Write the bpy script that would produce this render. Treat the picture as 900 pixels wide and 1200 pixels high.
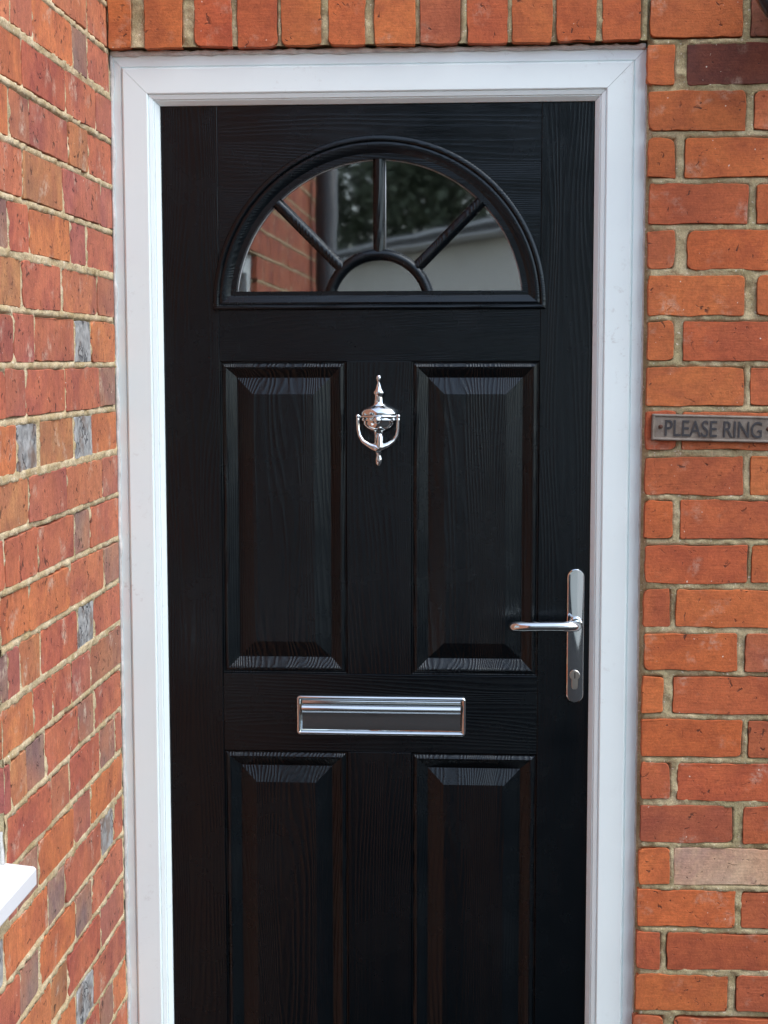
import bpy, bmesh, math, random
import numpy as np
from mathutils import Vector, Matrix, noise

for o in list(bpy.data.objects):
    bpy.data.objects.remove(o, do_unlink=True)
S = bpy.context.scene
C = S.collection
R = math.radians
rng = random.Random(7)

# ------------------------------------------------------------------ camera
cam_d = bpy.data.cameras.new('camera')
cam = bpy.data.objects.new('camera', cam_d)
C.objects.link(cam)
cam.location = (0, 0, 1.60)
cam_d.sensor_fit = 'VERTICAL'
cam_d.sensor_height = 36
cam_d.lens = 54.83
cam_d.clip_start = 0.05
cam_d.clip_end = 500
cam.rotation_euler = (R(90 - 5.589), R(0.088), R(3.70))
S.camera = cam

# ------------------------------------------------------------------ sky and sun (bright, mostly clouded day)
SUN_EL, SUN_AZ = 54, 118           # azimuth measured from +Y (into the wall) clockwise
w = bpy.data.worlds.new('World')
S.world = w
w.use_nodes = True
nt = w.node_tree
nt.nodes.clear()
sky = nt.nodes.new('ShaderNodeTexSky')
sky.sky_type = 'NISHITA'
sky.sun_disc = False
sky.sun_elevation = R(SUN_EL)
sky.sun_rotation = R(SUN_AZ)
sky.dust_density = 1.0
sky.air_density = 1.0
sky.ozone_density = 1.0
hs = nt.nodes.new('ShaderNodeHueSaturation')
hs.inputs['Saturation'].default_value = 0.62
bg = nt.nodes.new('ShaderNodeBackground')
bg.inputs['Strength'].default_value = 0.15
wo = nt.nodes.new('ShaderNodeOutputWorld')
nt.links.new(sky.outputs[0], hs.inputs['Color'])
nt.links.new(hs.outputs[0], bg.inputs[0])
nt.links.new(bg.outputs[0], wo.inputs[0])
sun_d = bpy.data.lights.new('sun', 'SUN')
sun_d.energy = 0.6
sun_d.angle = R(35)
sun_d.color = (1.0, 0.985, 0.965)
sun = bpy.data.objects.new('sun', sun_d)
C.objects.link(sun)
d = Vector((math.sin(R(SUN_AZ)) * math.cos(R(SUN_EL)), math.cos(R(SUN_AZ)) * math.cos(R(SUN_EL)), math.sin(R(SUN_EL))))
sun.rotation_euler = d.to_track_quat('Z', 'Y').to_euler()
sun.location = d * 30
S.view_settings.view_transform = 'Standard'
S.view_settings.look = 'None'
S.view_settings.gamma = 1
S.view_settings.use_curve_mapping = False
S.view_settings.exposure = 1.5
S.cycles.max_bounces = 6
S.cycles.diffuse_bounces = 3
S.cycles.glossy_bounces = 4
S.cycles.use_adaptive_sampling = True
S.cycles.adaptive_threshold = 0.02
S.cycles.transparent_max_bounces = 12
S.cycles.caustics_reflective = False
S.cycles.caustics_refractive = False

# ------------------------------------------------------------------ helpers
def obj(name, verts, faces, m, parent=None, smooth=False, origin=None):
    me = bpy.data.meshes.new(name)
    if origin is not None:
        ox, oy, oz = origin
        verts = [(v[0] - ox, v[1] - oy, v[2] - oz) for v in verts]
    me.from_pydata([tuple(map(float, v)) for v in verts], [], faces)
    me.materials.append(m)
    if smooth:
        me.polygons.foreach_set('use_smooth', [True] * len(me.polygons))
    o = bpy.data.objects.new(name, me)
    if origin is not None:
        o.location = origin
    C.objects.link(o)
    if parent is not None:
        o.parent = parent
        if parent.type != 'EMPTY' or parent.location.length > 0:
            base = Vector((0, 0, 0))
            p = parent
            while p is not None:
                base += p.location
                p = p.parent
            o.location = Vector(o.location) - base
    return o

def fix_normals(o):
    bm = bmesh.new()
    bm.from_mesh(o.data)
    bmesh.ops.recalc_face_normals(bm, faces=bm.faces)
    bm.to_mesh(o.data)
    bm.free()
    return o

def bevel(o, wdt, seg=2):
    bm = bmesh.new()
    bm.from_mesh(o.data)
    bmesh.ops.recalc_face_normals(bm, faces=bm.faces)
    bmesh.ops.bevel(bm, geom=[e for e in bm.edges if e.calc_face_angle(0) > 0.5], offset=wdt, segments=seg, profile=0.5, affect='EDGES')
    bm.to_mesh(o.data)
    bm.free()
    return o

BOXF = [(0, 3, 2, 1), (4, 5, 6, 7), (0, 1, 5, 4), (1, 2, 6, 5), (2, 3, 7, 6), (3, 0, 4, 7)]
def boxv(x0, x1, y0, y1, z0, z1):
    return [(x0, y0, z0), (x1, y0, z0), (x1, y1, z0), (x0, y1, z0), (x0, y0, z1), (x1, y0, z1), (x1, y1, z1), (x0, y1, z1)]

def box(name, x0, x1, y0, y1, z0, z1, m, parent=None, bev=0, seg=2):
    o = obj(name, boxv(x0, x1, y0, y1, z0, z1), BOXF, m, parent)
    if bev:
        bevel(o, bev, seg)
    return o

def tube(pts, rad, n=12, closed=False, flat=1.0):
    """verts, faces of a round tube along pts (rad: number or list); flat squashes along Y"""
    pts = [Vector(p) for p in pts]
    N = len(pts)
    rads = rad if isinstance(rad, (list, tuple)) else [rad] * N
    V, F = [], []
    up = None
    for i, p in enumerate(pts):
        a = pts[(i - 1) % N] if (closed or i > 0) else p
        b = pts[(i + 1) % N] if (closed or i < N - 1) else p
        t = (b - a).normalized()
        if up is None:
            up = t.orthogonal().normalized()
        up = (up - t * up.dot(t)).normalized()
        s = t.cross(up)
        for k in range(n):
            an = 2 * math.pi * k / n
            q = (up * math.cos(an) + s * math.sin(an)) * rads[i]
            q.y *= flat
            V.append(tuple(p + q))
    for i in range(N if closed else N - 1):
        j = (i + 1) % N
        for k in range(n):
            F.append((i * n + k, i * n + (k + 1) % n, j * n + (k + 1) % n, j * n + k))
    if not closed:
        F.append(tuple(range(n - 1, -1, -1)))
        F.append(tuple((N - 1) * n + k for k in range(n)))
    return V, F

def lathe(prof, cx, cy, n=24, flat=1.0):
    """prof: (radius, z) from top to bottom, about a vertical axis at cx, cy"""
    V, F = [], []
    for r, z in prof:
        for k in range(n):
            a = 2 * math.pi * k / n
            V.append((cx + r * math.cos(a), cy + r * math.sin(a) * flat, z))
    for i in range(len(prof) - 1):
        for k in range(n):
            F.append((i * n + k, (i + 1) * n + k, (i + 1) * n + (k + 1) % n, i * n + (k + 1) % n))
    F.append(tuple(range(n)))
    F.append(tuple((len(prof) - 1) * n + k for k in range(n - 1, -1, -1)))
    return V, F

def merge(*vf):
    V, F = [], []
    for v, f in vf:
        b = len(V)
        V += list(v)
        F += [tuple(i + b for i in q) for q in f]
    return V, F

def thing(name, label, cat, loc=(0, 0, 0), group=None):
    o = bpy.data.objects.new(name, None)
    C.objects.link(o)
    o.empty_display_size = 0.1
    o.location = loc
    return tag(o, label, cat, group)

def tag(o, label, cat, group=None, kind='thing'):
    o['label'] = label
    o['category'] = cat
    o['kind'] = kind
    if group:
        o['group'] = group
    return o

def hash2(ix, iy, seed):
    h = (ix * 374761393 + iy * 668265263 + seed * 974634777) & 0xffffffff
    h = ((h ^ (h >> 13)) * 1274126177) & 0xffffffff
    return ((h ^ (h >> 16)) & 0xffff) / 65535.0

def vnoise(x, y, seed=0):
    """2-D value noise, 0..1, on numpy arrays"""
    x0 = np.floor(x).astype(np.int64)
    y0 = np.floor(y).astype(np.int64)
    fx, fy = x - x0, y - y0
    fx = fx * fx * (3 - 2 * fx)
    fy = fy * fy * (3 - 2 * fy)
    a, b = hash2(x0, y0, seed), hash2(x0 + 1, y0, seed)
    c, e = hash2(x0, y0 + 1, seed), hash2(x0 + 1, y0 + 1, seed)
    return (a * (1 - fx) + b * fx) * (1 - fy) + (c * (1 - fx) + e * fx) * fy

# ------------------------------------------------------------------ materials
class NT:
    def __init__(s, name):
        s.m = bpy.data.materials.new(name)
        s.m.use_nodes = True
        s.t = s.m.node_tree
        s.t.nodes.clear()
        s.out = s.n('ShaderNodeOutputMaterial')
        s.p = s.n('ShaderNodeBsdfPrincipled')
        s.l(s.p.outputs[0], s.out.inputs[0])
    def n(s, typ, **kw):
        nd = s.t.nodes.new(typ)
        for k, v in kw.items():
            setattr(nd, k, v)
        return nd
    def l(s, a, b):
        s.t.links.new(a, b)
    def pos(s, scale=(1, 1, 1), rand=0.0):
        g = s.n('ShaderNodeNewGeometry')
        out = g.outputs['Position']
        if rand:
            oi = s.n('ShaderNodeObjectInfo')
            cm = s.n('ShaderNodeVectorMath', operation='SCALE')
            cm.inputs[0].default_value = (rand, rand * 1.7, rand * 2.3)
            s.l(oi.outputs['Random'], cm.inputs['Scale'])
            ad = s.n('ShaderNodeVectorMath', operation='ADD')
            s.l(out, ad.inputs[0])
            s.l(cm.outputs[0], ad.inputs[1])
            out = ad.outputs[0]
        mu = s.n('ShaderNodeVectorMath', operation='MULTIPLY')
        s.l(out, mu.inputs[0])
        mu.inputs[1].default_value = scale
        return mu.outputs[0]
    def noise(s, vec, scale, detail=3, rough=0.55, dist=0.0):
        n = s.n('ShaderNodeTexNoise')
        n.inputs['Scale'].default_value = scale
        n.inputs['Detail'].default_value = detail
        n.inputs['Roughness'].default_value = rough
        n.inputs['Distortion'].default_value = dist
        s.l(vec, n.inputs['Vector'])
        return n.outputs['Fac']
    def ramp(s, fac, stops):
        r = s.n('ShaderNodeValToRGB')
        el = r.color_ramp.elements
        while len(el) < len(stops):
            el.new(0.5)
        for e, (p, c) in zip(el, stops):
            e.position = p
            e.color = (c, c, c, 1) if not isinstance(c, tuple) else (*c, 1)
        s.l(fac, r.inputs[0])
        return r.outputs[0]
    def mix(s, fac, a, b, blend='MIX'):
        m = s.n('ShaderNodeMix', data_type='RGBA', blend_type=blend)
        for v, k in ((fac, 0), (a, 6), (b, 7)):
            if isinstance(v, (int, float)):
                m.inputs[k].default_value = v if k == 0 else (v, v, v, 1)
            elif isinstance(v, tuple):
                m.inputs[k].default_value = (*v, 1)
            else:
                s.l(v, m.inputs[k])
        return m.outputs[2]
    def math(s, op, a, b=0.0):
        m = s.n('ShaderNodeMath', operation=op)
        for v, k in ((a, 0), (b, 1)):
            if isinstance(v, (int, float)):
                m.inputs[k].default_value = v
            else:
                s.l(v, m.inputs[k])
        return m.outputs[0]
    def bump(s, h, strength, dist, normal=None):
        b = s.n('ShaderNodeBump')
        b.inputs['Strength'].default_value = strength
        b.inputs['Distance'].default_value = dist
        s.l(h, b.inputs['Height'])
        if normal is not None:
            s.l(normal, b.inputs['Normal'])
        return b.outputs[0]
    def set(s, **kw):
        for k, v in kw.items():
            i = s.p.inputs[k.replace('_', ' ')]
            if isinstance(v, (int, float)):
                i.default_value = v
            elif isinstance(v, tuple):
                i.default_value = (*v, 1) if len(v) == 3 else v
            else:
                s.l(v, i)
        return s.m

def brick_mat(name, blot, salt, pit, shared, share, drag):
    t = NT(name)
    oi = t.n('ShaderNodeObjectInfo')
    base = oi.outputs['Color']
    p = t.pos(rand=9.0)
    big = t.noise(p, 13, 3, 0.6, 0.6)
    col = t.mix(t.ramp(big, [(0.40, 0.0), (0.62, blot)]), base, t.mix(1.0, base, (0.62, 0.55, 0.75), 'MULTIPLY'))
    col = t.mix(t.ramp(t.noise(p, 7, 2, 0.5, 0.4), [(0.38, 0.0), (0.66, share)]), col, shared)
    b2 = t.noise(p, 21, 4, 0.6)
    col = t.mix(t.ramp(b2, [(0.52, 0.0), (0.75, 0.42)]), col, t.mix(1.0, col, (1.15, 1.30, 1.3), 'MULTIPLY'))
    fine = t.noise(p, 260, 4, 0.7)
    col = t.mix(0.8, col, t.ramp(fine, [(0.2, 0.66), (0.5, 1.0), (0.8, 1.3)]), 'MULTIPLY')
    mid = t.noise(p, 75, 4, 0.65)
    col = t.mix(0.7, col, t.ramp(mid, [(0.28, 0.74), (0.5, 1.0), (0.75, 1.18)]), 'MULTIPLY')
    dg = t.noise(t.pos(drag, rand=9.0), 1.0, 3, 0.7)
    col = t.mix(0.6, col, t.ramp(dg, [(0.25, 0.72), (0.5, 1.0), (0.75, 1.2)]), 'MULTIPLY')
    # lime smears and specks that stayed on the face
    sm = t.math('MULTIPLY', t.ramp(t.noise(p, 18, 2, 0.5), [(0.60, 0.0), (0.72, 1.0)]), t.ramp(t.noise(p, 120, 4, 0.7), [(0.42, 0.0), (0.66, 1.0)]))
    col = t.mix(t.math('MULTIPLY', sm, salt), col, (0.62, 0.50, 0.38))
    sp = t.ramp(t.noise(p, 170, 1, 0.4), [(0.80, 0.0), (0.82, 1.0)])
    col = t.mix(t.math('MULTIPLY', sp, 0.8), col, (0.75, 0.70, 0.60))
    # pits and firing cracks
    pt = t.math('MULTIPLY', t.ramp(t.noise(p, 85, 2, 0.5, 0.8), [(0.30 - pit, 1.0), (0.35 - pit, 0.0)]), t.ramp(t.noise(p, 26, 2), [(0.46, 0.0), (0.56, 1.0)]))
    col = t.mix(t.math('MULTIPLY', pt, 0.75), col, (0.035, 0.02, 0.016))
    h = t.math('ADD', t.math('MULTIPLY', t.noise(p, 55, 4, 0.65), 0.6), t.math('ADD', t.math('MULTIPLY', fine, 0.5), t.math('MULTIPLY', dg, 0.4)))
    h = t.math('SUBTRACT', h, t.math('MULTIPLY', pt, 0.8))
    return t.set(Base_Color=col, Roughness=0.82, Specular_IOR_Level=0.35, Normal=t.bump(h, 0.55, 0.0022))

def mortar_mat(name, c0, c1, green):
    t = NT(name)
    p = t.pos()
    n1 = t.noise(p, 22, 4, 0.6)
    col = t.mix(t.ramp(n1, [(0.35, 0.0), (0.68, 1.0)]), c0, c1)
    g = t.ramp(t.noise(p, 6, 3, 0.6), [(0.50, 0.0), (0.70, green)])
    col = t.mix(g, col, (0.20, 0.20, 0.07))
    f = t.noise(p, 330, 4, 0.75)
    col = t.mix(0.8, col, t.ramp(f, [(0.25, 0.5), (0.5, 1.0), (0.78, 1.5)]), 'MULTIPLY')
    sp = t.ramp(t.noise(p, 190, 1, 0.4), [(0.70, 0.0), (0.74, 1.0)])
    col = t.mix(t.math('MULTIPLY', sp, 0.7), col, (0.78, 0.72, 0.60))
    h = t.math('ADD', t.noise(p, 150, 5, 0.7), t.math('MULTIPLY', f, 0.5))
    return t.set(Base_Color=col, Roughness=0.95, Specular_IOR_Level=0.2, Normal=t.bump(h, 0.8, 0.0025))

def glazed_mat():
    t = NT('blue grey burnt brick end')
    p = t.pos(rand=9.0)
    n = t.noise(p, 45, 4, 0.6, 1.0)
    col = t.mix(t.ramp(n, [(0.35, 0.0), (0.65, 1.0)]), (0.22, 0.22, 0.215), (0.50, 0.50, 0.485))
    v = t.n('ShaderNodeTexVoronoi', feature='DISTANCE_TO_EDGE')
    v.inputs['Scale'].default_value = 75
    dn = t.n('ShaderNodeTexNoise')
    dn.inputs['Scale'].default_value = 40
    t.l(p, dn.inputs['Vector'])
    ad = t.n('ShaderNodeVectorMath', operation='MULTIPLY_ADD')
    t.l(dn.outputs['Color'], ad.inputs[0])
    ad.inputs[1].default_value = (0.03, 0.03, 0.03)
    t.l(p, ad.inputs[2])
    t.l(ad.outputs[0], v.inputs['Vector'])
    ck = t.ramp(v.outputs['Distance'], [(0.03, 1.0), (0.14, 0.0)])
    ck = t.math('MULTIPLY', ck, t.ramp(t.noise(p, 30, 2), [(0.48, 0.0), (0.6, 1.0)]))
    col = t.mix(ck, col, (0.05, 0.05, 0.055))
    ed = t.ramp(t.noise(p, 24, 3, 0.6), [(0.50, 0.0), (0.66, 0.8)])
    col = t.mix(ed, col, (0.20, 0.12, 0.08))
    h = t.math('SUBTRACT', t.noise(p, 90, 4, 0.6), t.math('MULTIPLY', ck, 0.8))
    return t.set(Base_Color=col, Roughness=0.5, Normal=t.bump(h, 0.6, 0.002))

def wood_black(name, vertical, depth):
    """black grained door skin: base colour even, grain is relief only"""
    t = NT(name)
    sc = (1, 1, 0.10) if vertical else (0.10, 1, 1)
    p = t.pos(sc)
    low = t.noise(p, 9.0, 2, 0.5)
    low2 = t.noise(p, 26, 2, 0.5)
    g = t.n('ShaderNodeNewGeometry')
    sx = t.n('ShaderNodeSeparateXYZ')
    t.l(g.outputs['Position'], sx.inputs[0])
    u = sx.outputs['X'] if vertical else sx.outputs['Z']
    # growth rings: distance across the board bent by slow noise, so cathedral arches appear
    ph = t.math('ADD', t.math('MULTIPLY', u, 1.0), t.math('ADD', t.math('MULTIPLY', low, 0.16), t.math('MULTIPLY', low2, 0.018)))
    wv = t.math('SINE', t.math('MULTIPLY', ph, 2 * math.pi / 0.0062))
    wv = t.math('POWER', t.math('ADD', t.math('MULTIPLY', wv, 0.5), 0.5), 1.6)
    pores = t.noise(t.pos((900, 900, 26) if vertical else (26, 900, 900)), 1.0, 2, 0.6)
    pr = t.ramp(pores, [(0.30, 0.0), (0.52, 1.0)])
    h = t.math('ADD', t.math('MULTIPLY', wv, 0.75), t.math('MULTIPLY', pr, 0.25))
    ro = t.ramp(t.noise(t.pos(), 6, 5, 0.65), [(0.3, 0.17), (0.7, 0.33)])
    return t.set(Base_Color=(0.0008, 0.0019, 0.0030), Roughness=ro, Specular_IOR_Level=0.40, Specular_Tint=(0.82, 0.93, 1.0), Normal=t.bump(h, 0.6, depth))

def simple(name, col, rough, metal=0.0, bump=0.0, bscale=200, var=0.0, vscale=8, spec=0.5):
    t = NT(name)
    c = col
    if var:
        n = t.noise(t.pos(), vscale, 4, 0.6)
        c = t.mix(1.0, (col[0], col[1], col[2]), t.ramp(n, [(0.25, 1 - var), (0.75, 1 + var * 0.6)]), 'MULTIPLY')
    kw = dict(Base_Color=c, Roughness=rough, Metallic=metal, Specular_IOR_Level=spec)
    if bump:
        kw['Normal'] = t.bump(t.noise(t.pos(), bscale, 4, 0.6), bump, 0.001)
    return t.set(**kw)

def upvc_mat():
    t = NT('white plastic frame')
    p = t.pos()
    n = t.noise(p, 5, 4, 0.6)
    col = t.mix(t.ramp(n, [(0.40, 0.0), (0.80, 0.35)]), (0.80, 0.90, 0.895), (0.70, 0.78, 0.775))
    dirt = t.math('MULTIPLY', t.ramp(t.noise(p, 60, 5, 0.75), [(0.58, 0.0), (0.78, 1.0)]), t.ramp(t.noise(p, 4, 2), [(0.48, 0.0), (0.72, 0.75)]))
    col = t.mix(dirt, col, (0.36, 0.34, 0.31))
    return t.set(Base_Color=col, Roughness=0.32, Normal=t.bump(t.noise(p, 30, 3), 0.05, 0.001))

def glass_mat():
    t = NT('double glazing')
    t.t.nodes.remove(t.p)
    fr = t.n('ShaderNodeFresnel')
    fr.inputs['IOR'].default_value = 3.7
    tr = t.n('ShaderNodeBsdfTransparent')
    tr.inputs[0].default_value = (0.80, 0.84, 0.82, 1)
    gl = t.n('ShaderNodeBsdfGlossy')
    gl.inputs['Roughness'].default_value = 0.026
    p = t.pos()
    b = t.bump(t.noise(p, 5, 2), 0.05, 0.004)
    t.l(b, gl.inputs['Normal'])
    mx = t.n('ShaderNodeMixShader')
    t.l(fr.outputs[0], mx.inputs[0])
    t.l(tr.outputs[0], mx.inputs[1])
    t.l(gl.outputs[0], mx.inputs[2])
    t.l(mx.outputs[0], t.out.inputs[0])
    return t.m

def sign_mat():
    t = NT('weathered bronze plate')
    p = t.pos()
    n = t.noise(p, 40, 4, 0.65)
    col = t.mix(t.ramp(n, [(0.35, 0.0), (0.65, 1.0)]), (0.13, 0.095, 0.070), (0.22, 0.185, 0.150))
    col = t.mix(t.ramp(t.noise(p, 130, 4, 0.7), [(0.55, 0.0), (0.75, 0.5)]), col, (0.36, 0.33, 0.30))
    return t.set(Base_Color=col, Roughness=0.5, Metallic=0.15, Normal=t.bump(t.noise(p, 220, 4), 0.3, 0.0008))

def leaf_mat():
    t = NT('leaf')
    n = t.noise(t.pos(), 1.2, 3)
    col = t.mix(t.ramp(n, [(0.3, 0.0), (0.7, 1.0)]), (0.08, 0.105, 0.06), (0.14, 0.165, 0.10))
    return t.set(Base_Color=col, Roughness=0.55)

def paving_mat():
    t = NT('dark paving')
    p = t.pos()
    col = t.mix(t.noise(p, 3, 5, 0.65), (0.022, 0.022, 0.023), (0.040, 0.039, 0.038))
    br = t.n('ShaderNodeTexBrick')
    br.inputs['Scale'].default_value = 1.0
    br.inputs['Brick Width'].default_value = 0.6
    br.inputs['Row Height'].default_value = 0.6
    br.inputs['Mortar Size'].default_value = 0.008
    br.inputs['Color1'].default_value = (1, 1, 1, 1)
    br.inputs['Color2'].default_value = (0.85, 0.85, 0.85, 1)
    br.inputs['Mortar'].default_value = (0.35, 0.33, 0.3, 1)
    t.l(p, br.inputs['Vector'])
    col = t.mix(1.0, col, br.outputs['Color'], 'MULTIPLY')
    return t.set(Base_Color=col, Roughness=0.95, Specular_IOR_Level=0.15, Normal=t.bump(t.noise(p, 90, 5), 0.4, 0.002))

M = dict(
    brick_front=brick_mat('orange facing brick', 0.6, 0.45, 0.0, (0.51, 0.140, 0.046), 0.35, (28, 28, 330)),
    brick_side=brick_mat('mottled stock brick', 0.85, 0.8, -0.03, (0.54, 0.180, 0.078), 0.5, (200, 200, 24)),
    glazed=glazed_mat(),
    mortar_front=mortar_mat('old lime mortar', (0.33, 0.268, 0.145), (0.53, 0.445, 0.275), 0.35),
    mortar_side=mortar_mat('cream mortar', (0.44, 0.33, 0.175), (0.68, 0.56, 0.37), 0.08),
    wood_v=wood_black('black grained skin upright', True, 0.0008),
    wood_s=wood_black('black grained skin stile', True, 0.00035),
    wood_h=wood_black('black grained skin level', False, 0.00030),
    upvc=upvc_mat(),
    sill=simple('white gloss sill', (0.86, 0.87, 0.88), 0.22),
    sealant=simple('grubby white sealant', (0.62, 0.60, 0.57), 0.55, var=0.35, vscale=60, bump=0.5, bscale=120),
    gasket=simple('black rubber gasket', (0.012, 0.012, 0.012), 0.6),
    chrome=simple('polished chrome', (0.66, 0.70, 0.71), 0.08, 1.0, bump=0.02, bscale=60),
    satin=simple('satin nickel', (0.55, 0.52, 0.47), 0.28, 1.0),
    dark_slot=simple('dark key slot', (0.01, 0.01, 0.01), 0.5),
    glass=glass_mat(),
    spacer=simple('grey glazing tape', (0.50, 0.51, 0.52), 0.35),
    plate=sign_mat(),
    letter=simple('dark enamel letter', (0.045, 0.042, 0.045), 0.45, 0.2),
    rust=simple('rusty screw', (0.11, 0.05, 0.035), 0.7, 0.4, bump=0.3),
    lamp_black=simple('black lamp casing', (0.012, 0.012, 0.013), 0.3),
    lamp_glass=simple('frosted lamp glass', (0.42, 0.46, 0.48), 0.25),
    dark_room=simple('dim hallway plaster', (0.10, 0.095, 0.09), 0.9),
    paving=paving_mat(),
    stone=simple('pale stone', (0.36, 0.34, 0.30), 0.85, var=0.2, bump=0.4),
    render=simple('pale grey render', (0.85, 0.80, 0.71), 0.9, var=0.04, vscale=2, bump=0.3),
    roof=simple('dark roof felt', (0.10, 0.095, 0.09), 0.85, var=0.2, bump=0.4),
    white_board=simple('white painted board', (0.80, 0.80, 0.79), 0.4),
    pipe=simple('dark grey plastic pipe', (0.060, 0.068, 0.072), 0.45),
    leaf=leaf_mat(),
    bark=simple('bark', (0.10, 0.075, 0.05), 0.9, var=0.4, bump=0.8, bscale=40),
)

TONES = {  # fired clay colours, one per sort of brick; D has lamp shadow painted in
    'O': (0.515, 0.140, 0.043), 'R': (0.455, 0.117, 0.046), 'V': (0.56, 0.168, 0.053), 'K': (0.50, 0.147, 0.060),
    'B': (0.37, 0.102, 0.049), 'D': (0.24, 0.095, 0.055), 'W': (0.125, 0.042, 0.032), 'X': (0.55, 0.405, 0.265)}
SIDE = {'O': (0.58, 0.200, 0.078), 'R': (0.49, 0.147, 0.084), 'V': (0.61, 0.215, 0.080), 'K': (0.56, 0.205, 0.100),
    'P': (0.43, 0.145, 0.105), 'T': (0.47, 0.220, 0.095), 'B': (0.40, 0.168, 0.098), 'D': (0.33, 0.21, 0.15), 'G': (0.3, 0.3, 0.3)}

# ------------------------------------------------------------------ measured brick tables (metres)
LEFT = [  # (top joint height, ((start, end, tone), ...))
 (2.1918, [(2.307, 2.503, 'K'), (2.519, 2.638, 'K')]),
 (2.1168, [(2.052, 2.096, 'K'), (2.103, 2.202, 'P'), (2.21, 2.411, 'O'), (2.421, 2.504, 'D'), (2.514, 2.639, 'R')]),
 (2.0418, [(2.018, 2.144, 'O'), (2.152, 2.367, 'R'), (2.376, 2.548, 'R'), (2.559, 2.658, 'P')]),
 (1.9668, [(1.991, 2.077, 'O'), (2.085, 2.171, 'B'), (2.179, 2.376, 'R'), (2.386, 2.494, 'T'), (2.504, 2.666, 'R')]),
 (1.8918, [(1.972, 2.137, 'R'), (2.145, 2.337, 'T'), (2.351, 2.566, 'P'), (2.578, 2.661, 'P')]),
 (1.8168, [(1.98, 2.063, 'D'), (2.07, 2.16, 'R'), (2.173, 2.371, 'V'), (2.38, 2.473, 'P'), (2.484, 2.662, 'R')]),
 (1.7418, [(1.955, 2.119, 'T'), (2.131, 2.317, 'R'), (2.332, 2.539, 'K'), (2.551, 2.657, 'B')]),
 (1.6668, [(1.997, 2.075, 'R'), (2.086, 2.17, 'P'), (2.183, 2.39, 'R'), (2.4, 2.49, 'G'), (2.501, 2.652, 'O')]),
 (1.5918, [(1.957, 2.032, 'R'), (2.039, 2.124, 'P'), (2.132, 2.336, 'R'), (2.345, 2.541, 'R'), (2.552, 2.648, 'D')]),
 (1.5168, [(1.918, 2.075, 'O'), (2.087, 2.176, 'G'), (2.189, 2.375, 'T'), (2.385, 2.485, 'G'), (2.496, 2.655, 'O')]),
 (1.4418, [(1.939, 2.13, 'T'), (2.138, 2.325, 'P'), (2.335, 2.542, 'K'), (2.554, 2.657, 'P')]),
 (1.3668, [(1.948, 2.012, 'R'), (2.023, 2.076, 'R'), (2.08, 2.166, 'R'), (2.174, 2.365, 'R'), (2.375, 2.464, 'D'), (2.475, 2.658, 'R')]),
 (1.2918, [(1.949, 2.119, 'O'), (2.127, 2.33, 'O'), (2.34, 2.544, 'K'), (2.556, 2.653, 'D')]),
 (1.2168, [(1.937, 2.012, 'D'), (2.019, 2.065, 'P'), (2.073, 2.168, 'T'), (2.177, 2.37, 'R'), (2.38, 2.476, 'G'), (2.487, 2.661, 'R')]),
 (1.1418, [(1.931, 2.129, 'O'), (2.137, 2.225, 'R'), (2.234, 2.329, 'R'), (2.339, 2.444, 'P'), (2.455, 2.656, 'B')]),
 (1.0668, [(1.912, 2.012, 'P'), (2.02, 2.087, 'T'), (2.095, 2.179, 'D'), (2.188, 2.365, 'R'), (2.375, 2.461, 'D'), (2.472, 2.652, 'R')]),
 (0.9918, [(1.999, 2.201, 'R'), (2.214, 2.304, 'B'), (2.314, 2.495, 'R'), (2.507, 2.603, 'D'), (2.615, 2.647, 'P')]),
 (0.9168, [(2.04, 2.134, 'D'), (2.143, 2.324, 'V'), (2.334, 2.429, 'P'), (2.44, 2.629, 'V')]),
 (0.8418, [(1.977, 2.177, 'V'), (2.186, 2.27, 'D'), (2.279, 2.491, 'R'), (2.503, 2.58, 'G'), (2.593, 2.637, 'R')]),
 (0.7668, [(1.918, 2.033, 'R'), (2.041, 2.124, 'D'), (2.132, 2.324, 'V'), (2.334, 2.424, 'D'), (2.435, 2.626, 'R')]),
 (0.6918, [(1.86, 2.016, 'R'), (2.024, 2.184, 'O'), (2.193, 2.274, 'T'), (2.284, 2.475, 'R'), (2.487, 2.627, 'P')]),
 (0.6168, [(2.011, 2.092, 'D'), (2.1, 2.319, 'O'), (2.329, 2.425, 'G'), (2.436, 2.623, 'R')]),
 (0.5418, [(2.005, 2.174, 'O'), (2.183, 2.268, 'R'), (2.278, 2.465, 'R'), (2.477, 2.555, 'D'), (2.567, 2.618, 'O')]),
]
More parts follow.
